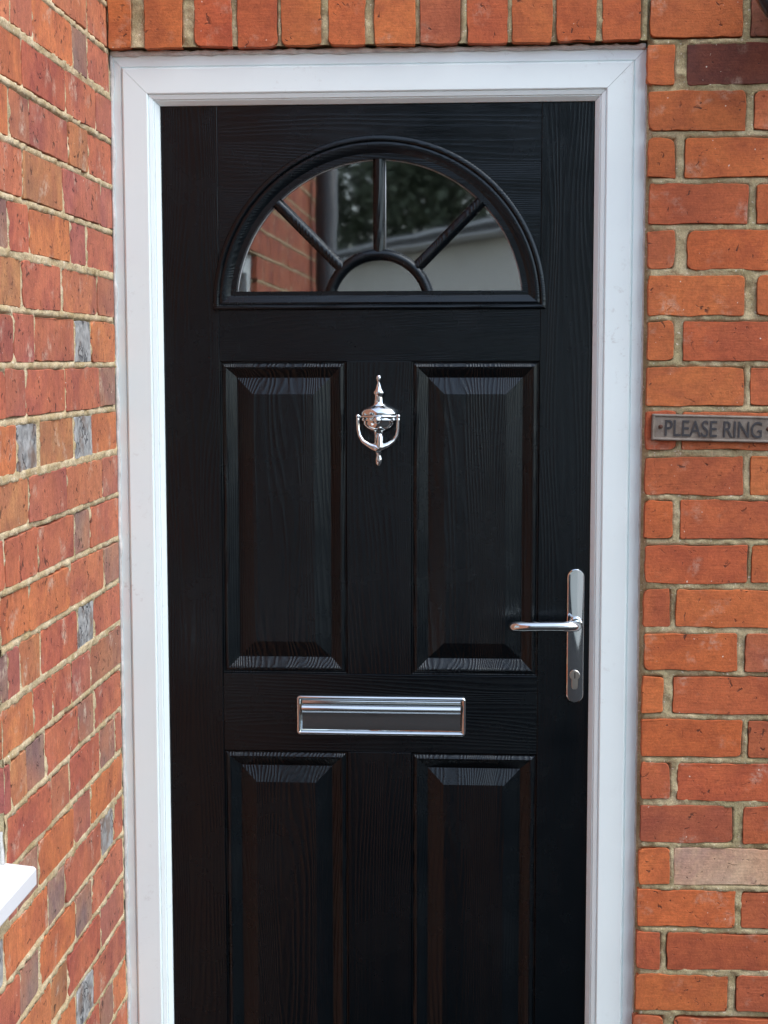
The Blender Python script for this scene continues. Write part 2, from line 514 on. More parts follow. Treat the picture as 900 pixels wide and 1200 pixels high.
RIGHT = [
 (2.1923, [(0.267, 0.416, 'O'), (0.43, 0.645, 'D')]),  # second brick: shadow by the lamp painted into its dark tone
 (2.1173, [(0.263, 0.307, 'O'), (0.328, 0.543, 'W')]),
 (2.0423, [(0.267, 0.424, 'O'), (0.438, 0.653, 'K')]),
 (1.9673, [(0.266, 0.31, 'O'), (0.327, 0.542, 'O')]),
 (1.8923, [(0.27, 0.431, 'R'), (0.445, 0.66, 'O')]),
 (1.8173, [(0.268, 0.313, 'R'), (0.333, 0.548, 'O')]),
 (1.7423, [(0.27, 0.428, 'O'), (0.449, 0.664, 'O')]),
 (1.6673, [(0.27, 0.313, 'O'), (0.329, 0.544, 'R')]),
 (1.5923, [(0.27, 0.43, 'O'), (0.441, 0.656, 'R')]),
 (1.5173, [(0.269, 0.319, 'R'), (0.33, 0.545, 'R')]),
 (1.4423, [(0.269, 0.432, 'R'), (0.444, 0.659, 'V')]),
 (1.3673, [(0.269, 0.316, 'O'), (0.329, 0.544, 'R')]),
 (1.2923, [(0.272, 0.442, 'R'), (0.45, 0.665, 'O')]),
 (1.2173, [(0.27, 0.314, 'R'), (0.325, 0.54, 'O')]),
 (1.1423, [(0.272, 0.428, 'O'), (0.442, 0.657, 'B')]),
 (1.0673, [(0.27, 0.305, 'O'), (0.322, 0.537, 'R')]),
 (0.9923, [(0.27, 0.439, 'O'), (0.45, 0.665, 'R')]),
 (0.9173, [(0.27, 0.319, 'R'), (0.332, 0.547, 'R')]),
 (0.8423, [(0.27, 0.426, 'B'), (0.444, 0.659, 'R')]),
 (0.7673, [(0.268, 0.321, 'V'), (0.328, 0.543, 'X')]),
 (0.6923, [(0.267, 0.433, 'O'), (0.444, 0.659, 'R')]),
 (0.6173, [(0.266, 0.306, 'R'), (0.319, 0.534, 'R')]),
 (0.5423, [(0.266, 0.423, 'O'), (0.438, 0.653, 'B')]),
 (0.4673, [(0.263, 0.315, 'R'), (0.334, 0.549, 'R')]),
]

SOLDIERS = [-0.633, -0.594, -0.571, -0.507, -0.487, -0.425, -0.414, -0.348, -0.341, -0.275, -0.262, -0.201, -0.186, -0.119, -0.110, -0.044,
            -0.032, 0.034, 0.041, 0.107, 0.114, 0.179, 0.189, 0.252]
FY = 2.640          # face of the front wall
SX = -0.635         # face of the side wall
COURSE = 0.075
JT = 0.0055         # half a bed joint
WIN_Y0, WIN_Y1, WIN_Z0, WIN_Z1 = 1.03, 1.988, 0.930, 1.8918

def to_front(u, v, w):
    return (u, FY - w, v)

def to_side(u, v, w):
    return (SX + w, u, v)

def brick_geo(u0, u1, v0, v1, to, seed, wob=0.0016, step=0.016):
    r = random.Random(seed)
    pts = []
    def side(ax, ay, bx, by, n):
        for k in range(n):
            t = k / n
            pts.append([ax + (bx - ax) * t, ay + (by - ay) * t])
    cr = []
    for k in range(4):
        q = r.random()
        cr.append(r.uniform(0.0015, 0.0045) if q < 0.7 else r.uniform(0.005, 0.013))
    cr = [min(c, (u1 - u0) * 0.35, (v1 - v0) * 0.3) for c in cr]
    nu = max(2, int((u1 - u0) / step))
    nv = max(2, int((v1 - v0) / step))
    du = r.uniform(-0.0012, 0.0012)
    dv = r.uniform(-0.0012, 0.0012)
    def corner(cx, cy, c, a):
        for k in range(4):
            q = R(a + 30 * k)
            pts.append([cx + c * math.cos(q), cy + c * math.sin(q)])
    corner(u0 + cr[0], v0 + cr[0], cr[0], 180)
    side(u0 + cr[0], v0, u1 - cr[1], v0, nu)
    corner(u1 - cr[1] + du, v0 + cr[1], cr[1], 270)
    side(u1 + du, v0 + cr[1], u1 - du, v1 - cr[2], nv)
    corner(u1 - cr[2] - du, v1 - cr[2] + dv, cr[2], 0)
    side(u1 - cr[2], v1 + dv, u0 + cr[3], v1 - dv, nu)
    corner(u0 + cr[3], v1 - cr[3] - dv, cr[3], 90)
    side(u0, v1 - cr[3], u0, v0 + cr[0], nv)
    # drop points that coincide
    q = []
    for p in pts:
        if not q or abs(p[0] - q[-1][0]) + abs(p[1] - q[-1][1]) > 0.0004:
            q.append(p)
    if abs(q[0][0] - q[-1][0]) + abs(q[0][1] - q[-1][1]) <= 0.0004:
        q.pop()
    pts = q
    for p in pts:
        a = noise.noise(Vector((p[0] * 45, p[1] * 45, seed * 3.7)))
        b = noise.noise(Vector((p[0] * 45, p[1] * 45, seed * 3.7 + 50)))
        c2 = noise.noise(Vector((p[0] * 14, p[1] * 14, seed * 1.9 + 90)))
        p[0] += a * wob
        p[1] += b * wob + c2 * wob * 1.1
    cu, cv = (u0 + u1) / 2, (v0 + v1) / 2
    off = r.uniform(-0.0012, 0.0012)
    tu, tv = r.uniform(-0.008, 0.008), r.uniform(-0.015, 0.015)
    n = len(pts)
    V, F = [], []
    for ins, dep in ((0, -0.022), (0, -0.0009), (0.0008, 0.0)):
        for u, v in pts:
            fu = 1 - ins / max(0.01, (u1 - u0) / 2)
            fv = 1 - ins / max(0.01, (v1 - v0) / 2)
            x, y = cu + (u - cu) * fu, cv + (v - cv) * fv
            V.append(to(x, y, dep + off + (tu * (x - cu) + tv * (y - cv) if dep > -0.01 else 0)))
    for a in range(2):
        for k in range(n):
            k2 = (k + 1) % n
            F.append((a * n + k, a * n + k2, (a + 1) * n + k2, (a + 1) * n + k))
    F.append(tuple(2 * n + k for k in range(n)))
    return V, F, to(cu, cv, 0)

seed_no = [0]
def vary(c, amt=0.10):
    k = 1 + rng.uniform(-amt, amt)
    g = 1 + rng.uniform(-0.10, 0.10)
    return (c[0] * k, c[1] * k * g, c[2] * k * g, 1)

def brick(parent, u0, u1, v0, v1, to, tone, pal, mat):
    seed_no[0] += 1
    V, F, ctr = brick_geo(u0, u1, v0, v1, to, seed_no[0], 0.0023 if to is to_front else 0.0017)
    o = obj('brick', V, F, M['glazed'] if tone == 'G' else mat, parent, origin=ctr)
    o.color = vary(pal[tone])
    return o

def mortar_sheet(name, parent, us, vs, rects, to, base, amp, mat, seed, skip=None, gap=None):
    us, vs = np.array(us), np.array(vs)
    U, Vv = np.meshgrid(us, vs, indexing='ij')
    inside = np.zeros(U.shape, bool)
    for a, b, c, e in rects:
        i0, i1 = np.searchsorted(us, a + 0.0012), np.searchsorted(us, b - 0.0012)
        j0, j1 = np.searchsorted(vs, c + 0.0012), np.searchsorted(vs, e - 0.0012)
        inside[i0:i1, j0:j1] = True
    W = base + amp * (1.2 * (vnoise(U * 60, Vv * 60, seed) - 0.5) + 0.8 * (vnoise(U * 170, Vv * 170, seed + 1) - 0.5) + 0.9 * (vnoise(U * 17, Vv * 17, seed + 2) - 0.5)) * 2
    if gap is not None:
        W = np.where(U < gap, -0.016, W)
    W = np.where(inside, -0.012, W)
    nu, nv = len(us), len(vs)
    verts = [to(u, v, ww) for u, v, ww in zip(U.ravel(), Vv.ravel(), W.ravel())]
    faces = []
    for i in range(nu - 1):
        uc = (us[i] + us[i + 1]) / 2
        for j in range(nv - 1):
            if inside[i, j] and inside[i + 1, j] and inside[i, j + 1] and inside[i + 1, j + 1]:
                continue
            if skip and skip(uc, (vs[j] + vs[j + 1]) / 2):
                continue
            faces.append((i * nv + j, (i + 1) * nv + j, (i + 1) * nv + j + 1, i * nv + j + 1))
    return obj(name, verts, faces, mat, parent, smooth=True)

# ------------------------------------------------------------------ ground
gr = obj('ground', [(-400, -400, 0), (400, -400, 0), (400, 400, 0), (-400, 400, 0)], [(0, 1, 2, 3)], M['paving'])
gr['kind'] = 'structure'

# ------------------------------------------------------------------ front wall (door wall) in orange brick
fw = thing('brick_wall', 'orange brick wall round the door with upright bricks above the frame', 'brick wall', (0.9, FY, 0))
XE = 1.70
rects = []
def stretch_row(u, v0, v1, n):
    k = 0
    while u < XE - 0.03:
        e = min(u + 0.215, XE)
        tone = rng.choice('OORRRKBV')
        brick(fw, u, e, v0, v1, to_front, tone, TONES, M['brick_front'])
        rects.append((u, e, v0, v1))
        u = e + 0.011
        k += 1
for i in range(-7, 29):
    zt = 2.1923 - COURSE * i
    v0, v1 = zt - COURSE + JT, zt - JT
    if v0 < 0.0:
        v0 = 0.002
    if 0 <= i < len(RIGHT):
        row = RIGHT[i][1]
        for a, b, t in row:
            brick(fw, a, b, v0 + rng.uniform(-0.0012, 0.0012), v1 + rng.uniform(-0.0012, 0.0012), to_front, t, TONES, M['brick_front'])
            rects.append((a, b, v0, v1))
        stretch_row(row[-1][1] + 0.011, v0, v1, i)
    elif zt - COURSE > 2.33:
        stretch_row(-0.633 if i % 2 == 0 else -0.633 - 0.108, v0, v1, i) if i % 2 == 0 else (
            brick(fw, -0.633, -0.530, v0, v1, to_front, 'R', TONES, M['brick_front']), rects.append((-0.633, -0.530, v0, v1)), stretch_row(-0.519, v0, v1, i))
    else:
        a0 = 0.268
        b0 = 0.428 if i % 2 == 0 else 0.315
        brick(fw, a0, b0, v0, v1, to_front, rng.choice('OR'), TONES, M['brick_front'])
        rects.append((a0, b0, v0, v1))
        stretch_row(b0 + 0.014, v0, v1, i)
sold_tone = 'OORROOOBROOORO'
for k in range(0, len(SOLDIERS), 2):
    a, b = SOLDIERS[k], SOLDIERS[k + 1]
    zb = 2.1195 + rng.uniform(-0.001, 0.0015)
    brick(fw, a, b, zb, 2.334, to_front, sold_tone[k // 2], TONES, M['brick_front'])
    rects.append((a, b, 2.1195, 2.334))
us = np.concatenate([np.arange(0.2645, 0.60, 0.004), np.arange(0.60, XE + 0.001, 0.0085)])
vs = np.arange(0.0, 2.7155, 0.004)
mortar_sheet('mortar', fw, us, vs, rects, to_front, -0.0028, 0.0020, M['mortar_front'], 3, gap=0.2705)
mortar_sheet('mortar', fw, np.arange(-0.634, 0.2646, 0.004), np.arange(2.1205, 2.7155, 0.004), rects, to_front, -0.0032, 0.0020, M['mortar_front'], 5)
V, F = merge((boxv(0.270, XE - 0.004, FY + 0.0135, FY + 0.24, 0, 2.712), BOXF), (boxv(-0.9, 0.269, FY + 0.0135, FY + 0.24, 2.1225, 2.712), BOXF),
             (boxv(-1.4, -0.640, FY + 0.0135, FY + 0.24, 0, 2.7), BOXF))
obj('wall_core', V, F, M['mortar_front'], fw)

# ------------------------------------------------------------------ side wall in mottled Flemish bond, with a window opening
sw = thing('brick_wall', 'mottled side brick wall with blue grey brick ends, running beside the door towards the viewer', 'brick wall', (SX, 1.0, 0))
rects = []
far_geo = []
def side_brick(a, b, v0, v1, tone, single):
    if b - a < 0.015:
        return
    a, b = a - 0.0026, b + 0.0026
    rects.append((a, b, v0, v1))
    if single:
        brick(sw, a, b, v0 + rng.uniform(-0.001, 0.001), v1 + rng.uniform(-0.001, 0.001), to_side, tone, SIDE, M['brick_side'])
    else:
        seed_no[0] += 1
        V, F, _ = brick_geo(a, b, v0, v1, to_side, seed_no[0], step=0.06)
        far_geo.append((V, F))
def flemish_down(u, lo, v0, v1, kind):
    while u > lo + 0.02:
        ln = 0.102 if kind else 0.213
        a = max(lo, u - ln)
        tone = rng.choice('GGDPB') if kind else rng.choice('ORRKVPT')
        side_brick(a, u, v0, v1, tone, a > 1.72)
        u = a - 0.010
        kind = not kind
YEND = -0.5
for i in range(-7, 29):
    zt = 2.1918 - COURSE * i
    v0, v1 = max(0.002, zt - COURSE + JT), zt - JT
    in_win = WIN_Z0 - 0.02 < (v0 + v1) / 2 < WIN_Z1
    at_sill = abs(zt - 0.9168) < 0.01
    if 0 <= i < len(LEFT):
        row = LEFT[i][1]
        last = len(row) - 1
        for k, (a, b, t) in enumerate(row):
            if k == last:
                b = max(b, 2.650)
            if in_win:
                a = max(a, WIN_Y1)
            if at_sill:
                a = max(a, 1.999)
            side_brick(a, b, v0, v1, t, True)
        u = row[0][0] - 0.010
        kd = (row[0][1] - row[0][0]) > 0.12
    else:
        u, kd = (2.655 if i % 2 else 2.655), bool(i % 2)
        if i % 2:
            side_brick(2.50, 2.655, v0, v1, 'R', True)
            u = 2.49
    if in_win:
        flemish_down(WIN_Y0, YEND, v0, v1, i % 2 == 0)
        if i < 0 or i >= len(LEFT):
            flemish_down(u, WIN_Y1, v0, v1, kd)
        elif u > WIN_Y1 + 0.02:
            flemish_down(u, WIN_Y1, v0, v1, kd)
    elif at_sill:
        if u > 2.02:
            flemish_down(u, 1.999, v0, v1, kd)
        flemish_down(WIN_Y0 - 0.012, YEND, v0, v1, i % 2 == 0)
    else:
        flemish_down(u, YEND, v0, v1, kd)
V, F = merge(*far_geo)
fb = obj('distant_brickwork', V, F, M['brick_side'], sw)
fb.color = (0.44, 0.125, 0.065, 1)
fb['kind'] = 'stuff'
us = np.concatenate([np.arange(YEND, 1.85, 0.0125), np.arange(1.85, 2.661, 0.004)])
in_open = lambda u, v: (WIN_Y0 < u < WIN_Y1 and WIN_Z0 - 0.03 < v < WIN_Z1)
mortar_sheet('mortar', sw, us, vs, rects, to_side, -0.0004, 0.0019, M['mortar_side'], 11, in_open)
bx = lambda y0, y1, z0, z1: (boxv(SX - 0.24, SX - 0.0135, y0, y1, z0, z1), BOXF)
V, F = merge(bx(YEND, WIN_Y0 - 0.001, 0, 2.712), bx(WIN_Y0, WIN_Y1, 0, WIN_Z0 - 0.032), bx(WIN_Y0, WIN_Y1, WIN_Z1 + 0.001, 2.712), bx(WIN_Y1 + 0.001, FY + 0.01, 0, 2.712),
             (boxv(SX - 0.1, SX - 0.0015, WIN_Y1 + 0.0008, WIN_Y1 + 0.012, WIN_Z0 - 0.03, WIN_Z1), BOXF))
obj('wall_core', V, F, M['mortar_side'], sw)

# ------------------------------------------------------------------ window in the side wall (its sill end shows at the picture's edge)
wn = thing('window', 'white window in the side wall with its sill end jutting out', 'window', (SX, 1.5, WIN_Z0))
V = [(-0.60, 1.0, 0.899), (-0.596, 1.0, 0.9265), (-0.596, 1.0, 0.9265)]
sv = []
for y in (WIN_Y0 - 0.02, 1.994):
    for x, z in ((-0.72, 0.899), (-0.598, 0.899), (-0.5955, 0.902), (-0.5955, 0.9235), (-0.599, 0.9265), (-0.72, 0.939)):
        sv.append((x, y, z))
sf = [tuple(range(5, -1, -1)), tuple(range(6, 12))] + [(k, (k + 1) % 6, 6 + (k + 1) % 6, 6 + k) for k in range(6)]
s_o = obj('sill', sv, sf, M['sill'], wn)
bevel(fix_normals(s_o), 0.0012, 2)
fx0, fx1 = SX - 0.075, SX - 0.018
zb = 0.939
for y0, y1, z0, z1 in ((WIN_Y0, WIN_Y0 + 0.06, zb, WIN_Z1), (WIN_Y1 - 0.06, WIN_Y1, zb, WIN_Z1), (WIN_Y0 + 0.06, WIN_Y1 - 0.06, zb, zb + 0.06),
                       (WIN_Y0 + 0.06, WIN_Y1 - 0.06, WIN_Z1 - 0.06, WIN_Z1), (1.48, 1.54, zb + 0.06, WIN_Z1 - 0.06)):
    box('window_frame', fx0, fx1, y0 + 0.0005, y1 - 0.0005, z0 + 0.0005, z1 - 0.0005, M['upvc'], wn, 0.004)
for y0, y1 in ((WIN_Y0 + 0.06, 1.48), (1.54, WIN_Y1 - 0.06)):
    box('pane', SX - 0.052, SX - 0.046, y0, y1, zb + 0.06, WIN_Z1 - 0.06, M['glass'], wn)
sp = []
for k in range(14):
    t = k / 13
    sp.append((SX - 0.005 + 0.0006 * math.sin(k * 0.5), WIN_Y1 + 0.0008 * math.sin(k * 0.4), 0.930 + 0.045 * t))
V, F = tube(sp, [0.0042 - 0.002 * k / 13 for k in range(14)], 8)
obj('sealant_bead', V, F, M['sealant'], wn, smooth=True)

# ------------------------------------------------------------------ door frame
FL, FR_, FT = -0.6385, 0.2660, 2.1135
df = thing('door_frame', 'white plastic door frame around the black door, with mitred corners', 'door frame', ((FL + FR_) / 2, 2.66, 0))
PROF = [(0, 2.72), (0, 2.667), (0.002, 2.6645), (0.0205, 2.6615), (0.0222, 2.6635), (0.0236, 2.6590), (0.0262, 2.6570), (0.0655, 2.6565), (0.0672, 2.6575),
        (0.0680, 2.6605), (0.0695, 2.6595), (0.0755, 2.6615), (0.0765, 2.6645), (0.0780, 2.6640), (0.0850, 2.6715), (0.0850, 2.72)]
def member(name, ends):
    """ends(d) gives the two end points (x, z) of the line at inset d"""
    V, F = [], []
    for dd, y in PROF:
        for x, z in ends(dd):
            V.append((x, y, z))
    n = len(PROF)
    for k in range(n):
        k2 = (k + 1) % n
        F.append((2 * k, 2 * k + 1, 2 * k2 + 1, 2 * k2))
    F.append(tuple(2 * k for k in range(n)))
    F.append(tuple(2 * k + 1 for k in range(n - 1, -1, -1)))
    return fix_normals(obj(name, V, F, M['upvc'], df))
g = 0.0003
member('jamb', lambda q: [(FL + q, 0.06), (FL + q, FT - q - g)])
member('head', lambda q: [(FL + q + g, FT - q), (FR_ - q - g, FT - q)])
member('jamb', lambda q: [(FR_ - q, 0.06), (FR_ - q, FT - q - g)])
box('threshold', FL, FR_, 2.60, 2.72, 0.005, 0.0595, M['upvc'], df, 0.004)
# squeezed sealant between frame and brick
def bead(pts, r, seed):
    q, rr = [], []
    for k, p in enumerate(pts):
        a = noise.noise(Vector((k * 0.31, seed, 0.5)))
        b = noise.noise(Vector((k * 0.55, seed + 9, 0.5)))
        q.append((p[0] + a * 0.0014, p[1] + b * 0.001, p[2] + b * 0.0016))
        rr.append(r * (1 + 0.5 * a + 0.3 * b))
    V, F = tube(q, rr, 8)
    return obj('sealant_bead', V, F, M['sealant'], df, smooth=True)
bead([(FL + 0.004 + (FR_ - FL - 0.008) * k / 150, 2.662, FT + 0.0005) for k in range(151)], 0.0042, 1)
bead([(FR_ - 0.0005, 2.663, 0.06 + (FT - 0.062) * k / 240) for k in range(241)], 0.0032, 22)
bead([(SX + 0.0015, 2.662, 0.06 + (FT - 0.062) * k / 240) for k in range(241)], 0.0032, 43)

# ------------------------------------------------------------------ door
DY = 2.676                    # face of the leaf
DC = -0.182                   # its centre line
dr = thing('front_door', 'black grained panel door with half round window and chrome fittings', 'door', (DC, DY, 0.06))
DL_, DR__, DT, DB = FL + 0.083, FR_ - 0.083, 2.032, 0.065
TH = 0.044
PI_, PO = 0.056, 0.2745       # panel edges measured from the centre line
PZ = [(1.0525, 1.597), (0.22, 0.914)]
e = 0.0003
def leafbox(name, x0, x1, z0, z1, m):
    return box(name, x0 + e, x1 - e, DY, DY + TH, z0 + e, z1 - e, m, dr, 0.0007, 2)
leafbox('stile', DL_, DC - PO, DB, DT, M['wood_s'])
leafbox('stile', DC + PO, DR__, DB, DT, M['wood_s'])
leafbox('muntin', DC - PI_, DC + PI_, PZ[0][0], PZ[0][1], M['wood_s'])
leafbox('muntin', DC - PI_, DC + PI_, PZ[1][0], PZ[1][1], M['wood_s'])
leafbox('rail', DC - PO, DC + PO, PZ[1][1], PZ[0][0], M['wood_h'])
leafbox('rail', DC - PO, DC + PO, DB, PZ[1][0], M['wood_h'])
# top rail with the half-round opening
GC, GR, GB = 1.692, 0.246, 1.716
r0 = math.sqrt(GR ** 2 - (GB - GC) ** 2)
def quad(x0, x1, z0a, z0b, z1a, z1b):
    return [(x0, DY, z0a), (x1, DY, z0b), (x1, DY, z1b), (x0, DY, z1a)]
xl, xr, zb_, zt_ = DC - PO + e, DC + PO - e, PZ[0][1] + e, DT - e
parts = [quad(xl, DC - r0, zb_, zb_, zt_, zt_), quad(DC + r0, xr, zb_, zb_, zt_, zt_), quad(DC - r0, DC + r0, zb_, zb_, GB, GB)]
NA = 64
a0 = math.asin((GB - GC) / GR)
arc = [(DC + GR * math.cos(math.pi - a0 - (math.pi - 2 * a0) * k / NA), GC + GR * math.sin(math.pi - a0 - (math.pi - 2 * a0) * k / NA)) for k in range(NA + 1)]
for k in range(NA):
    parts.append(quad(arc[k][0], arc[k + 1][0], arc[k][1], arc[k + 1][1], zt_, zt_))
    parts.append([(arc[k][0], DY, arc[k][1]), (arc[k][0], DY + TH, arc[k][1]), (arc[k + 1][0], DY + TH, arc[k + 1][1]), (arc[k + 1][0], DY, arc[k + 1][1])])
parts.append([(DC - r0, DY, GB), (DC + r0, DY, GB), (DC + r0, DY + TH, GB), (DC - r0, DY + TH, GB)])
V, F = merge(*[(q, [(0, 1, 2, 3)]) for q in parts])
obj('rail', V, F, M['wood_h'], dr)
# raised and fielded panels
PP = [(0.0003, 0.0), (0.0012, -0.0022), (0.0030, -0.0026), (0.0065, 0.0), (0.0095, 0.0016), (0.0115, 0.0012), (0.0135, -0.0008), (0.0275, -0.0095), (0.0285, -0.0098),
      (0.0295, -0.0094), (0.0550, -0.0010), (0.0565, -0.0005)]
def panel(x0, x1, z0, z1):
    V, F = [], []
    for q, wv in PP:
        V += [(x0 + q, DY - wv, z0 + q), (x1 - q, DY - wv, z0 + q), (x1 - q, DY - wv, z1 - q), (x0 + q, DY - wv, z1 - q)]
    for k in range(len(PP) - 1):
        for j in range(4):
            j2 = (j + 1) % 4
            F.append((4 * k + j, 4 * k + j2, 4 * k + 4 + j2, 4 * k + 4 + j))
    b = 4 * (len(PP) - 1)
    F.append((b, b + 1, b + 2, b + 3))
    return obj('panel', V, F, M['wood_v'], dr)
for z0, z1 in PZ:
    panel(DC - PO, DC - PI_, z0, z1)
    panel(DC + PI_, DC + PO, z0, z1)

# half-round window: surround, bars, panes
def arc_sweep(prof, cx, cz, a_from, a_to, n):
    V, F = [], []
    for k in range(n + 1):
        a = a_from + (a_to - a_from) * k / n
        for r, wv in prof:
            V.append((cx + r * math.cos(a), DY - wv, cz + r * math.sin(a)))
    m_ = len(prof)
    for k in range(n):
        for j in range(m_ - 1):
            F.append((k * m_ + j, k * m_ + j + 1, (k + 1) * m_ + j + 1, (k + 1) * m_ + j))
    return V, F
RO, RI_, ZO = 0.2850, 0.2465, 1.6840
RING = [(0.2850, -0.002), (0.2846, 0.0040), (0.2830, 0.0072), (0.2800, 0.0088), (0.2765, 0.0084), (0.2745, 0.0066), (0.2735, 0.0044), (0.2715, 0.0050), (0.2690, 0.0056),
        (0.2590, 0.0024), (0.2530, -0.0014), (0.2515, -0.0006), (0.2495, -0.0008), (0.2475, -0.0030), (0.2465, -0.0135)]
ends = []
for rr, wv in RING:
    z = ZO + (RO - rr) / (RO - RI_) * (GB - ZO)
    ends.append((z, math.asin((z - GC) / rr)))
V, F, n = [], [], 96
for k in range(n + 1):
    for (rr, wv), (z, ae) in zip(RING, ends):
        a = ae + (math.pi - 2 * ae) * k / n
        V.append((DC + rr * math.cos(a), DY - wv, GC + rr * math.sin(a)))
m_ = len(RING)
for k in range(n):
    for j in range(m_ - 1):
        F.append((k * m_ + j, k * m_ + j + 1, (k + 1) * m_ + j + 1, (k + 1) * m_ + j))
fs = fix_normals(obj('fanlight_surround', V, F, M['wood_h'], dr, smooth=True))
fs.data.set_sharp_from_angle(angle=R(35))
V = []
for (rr, wv), (z, ae) in zip(RING, ends):
    hx = rr * math.cos(ae) - 0.0002
    V += [(DC - hx, DY - wv, z), (DC + hx, DY - wv, z)]
F = [(2 * k, 2 * k + 1, 2 * k + 3, 2 * k + 2) for k in range(m_ - 1)]
o = fix_normals(obj('sill_bar', V, F, M['wood_h'], fs))
GY = 2.690
BAR = [(-0.0100, -0.0125), (-0.0098, -0.008), (-0.0075, -0.0035), (-0.0035, -0.001), (0.0, -0.0005), (0.0035, -0.001), (0.0075, -0.0035), (0.0098, -0.008), (0.0100, -0.0125)]
def straight_bar(ang, ra, rb):
    ca, sa = math.cos(ang), math.sin(ang)
    V = []
    for r in (ra, rb):
        for s_, wv in BAR:
            V.append((DC + r * ca - s_ * sa, DY - wv, GC + r * sa + s_ * ca))
    n = len(BAR)
    F = [(k, k + 1, n + k + 1, n + k) for k in range(n - 1)]
    return fix_normals(obj('glazing_bar', V, F, M['wood_v'], dr, smooth=True))
for an in (45, 90, 135):
    straight_bar(R(an), 0.088, 0.2475)
V, F = arc_sweep([(0.0862 + s_ * 0.96, wv + 0.0006) for s_, wv in BAR], DC, GC, R(10), R(170), 48)
fix_normals(obj('glazing_bar', V, F, M['wood_h'], dr, smooth=True))
def pane(a_from, a_to, ra, rb):
    n = 24
    loop = [(DC + rb * math.cos(a_from + (a_to - a_from) * k / n), GC + rb * math.sin(a_from + (a_to - a_from) * k / n)) for k in range(n + 1)]
    if ra:
        loop += [(DC + ra * math.cos(a_to + (a_from - a_to) * k / n), GC + ra * math.sin(a_to + (a_from - a_to) * k / n)) for k in range(n + 1)]
    m_ = len(loop)
    V = [(x, GY, z) for x, z in loop] + [(x, GY + 0.004, z) for x, z in loop]
    F = [tuple(range(m_)), tuple(range(2 * m_ - 1, m_ - 1, -1))] + [(k, m_ + k, m_ + (k + 1) % m_, (k + 1) % m_) for k in range(m_)]
    return fix_normals(obj('pane', V, F, M['glass'], dr))
d5 = R(1.2)
pane(R(4), R(45) - d5, 0.088, 0.2475)
pane(R(45) + d5, R(90) - d5, 0.088, 0.2475)
pane(R(90) + d5, R(135) - d5, 0.088, 0.2475)
pane(R(135) + d5, R(176), 0.088, 0.2475)
pane(R(9), R(171), 0, 0.084)
# thin grey tape at the edge of the glass
V, F = tube([(DC + 0.2448 * math.cos(R(a)), GY - 0.0012, GC + 0.2448 * math.sin(R(a))) for a in np.linspace(5, 175, 80)], 0.0009, 6)
V2, F2 = tube([(DC + 0.0112, GY - 0.0012, GC + 0.094), (DC + 0.0112, GY - 0.0012, GC + 0.244)], 0.0009, 6)
V, F = merge((V, F), (V2, F2))
obj('glazing_tape', V, F, M['spacer'], fs, smooth=True)

# door knocker
KX, KT, KS = -0.1815, 1.5735, 0.0002125
ky = DY - 0.014
def kz(zy):
    return KT - (zy - 70) * KS
prof = [(0.1, 70), (10, 73), (17, 85), (18, 98), (13, 116), (9, 130), (12, 140), (18, 158), (24, 180), (38, 202), (43, 212), (40, 222), (31, 228), (30, 245), (33, 280), (38, 300),
        (62, 318), (100, 336), (124, 352), (131, 372), (133, 385), (128, 392), (127, 420), (132, 426), (132, 434), (122, 440), (118, 462), (102, 490), (74, 512), (46, 526), (36, 540), (33, 560), (33, 600), (38, 640), (26, 690), (18, 705), (17, 720),
        (23, 735), (25, 755), (22, 780), (12, 796), (0.1, 800)]
V, F = lathe([(r * KS * (1.12 if r > 45 else 1.0), kz(z)) for r, z in prof], KX, ky, 40, 0.5)
kn = obj('door_knocker', V, F, M['chrome'], dr, smooth=True)
yk = [(285, 392), (284, 430), (287, 500), (298, 550), (325, 595), (370, 625), (415, 645), (448, 655), (481, 645), (526, 625), (571, 595), (598, 550), (606, 500), (608, 430), (607, 392)]
pts = [(KX + (a - 446) * KS, ky - 0.016 - (0.004 if 320 < a < 570 else 0), kz(b)) for a, b in yk]
V, F = tube(pts, [0.0034, 0.0031, 0.0032, 0.0034, 0.0038, 0.0048, 0.0066, 0.0084, 0.0066, 0.0048, 0.0038, 0.0034, 0.0032, 0.0031, 0.0034], 12)
obj('striker_ring', V, F, M['chrome'], kn, smooth=True)
V, F = merge(tube([(KX - 0.036, ky - 0.016, kz(400)), (KX + 0.036, ky - 0.016, kz(400))], 0.0022, 10),
             lathe([(0.0001, kz(380)), (0.0032, kz(384)), (0.0042, kz(398)), (0.0032, kz(412)), (0.0001, kz(416))], KX - 0.0345, ky - 0.016, 14),
             lathe([(0.0001, kz(380)), (0.0032, kz(384)), (0.0042, kz(398)), (0.0032, kz(412)), (0.0001, kz(416))], KX + 0.0345, ky - 0.016, 14),
             lathe([(0.0001, kz(395)), (0.006, kz(400)), (0.0085, kz(425)), (0.007, kz(450)), (0.0001, kz(458))], KX - 0.001, ky - 0.020, 18),
             lathe([(0.0001, kz(530)), (0.005, kz(536)), (0.0068, kz(560)), (0.006, kz(600)), (0.0085, kz(640)), (0.0075, kz(668)), (0.0001, kz(682))], KX + 0.003, ky - 0.020, 18))
obj('striker_boss', V, F, M['chrome'], kn, smooth=True)

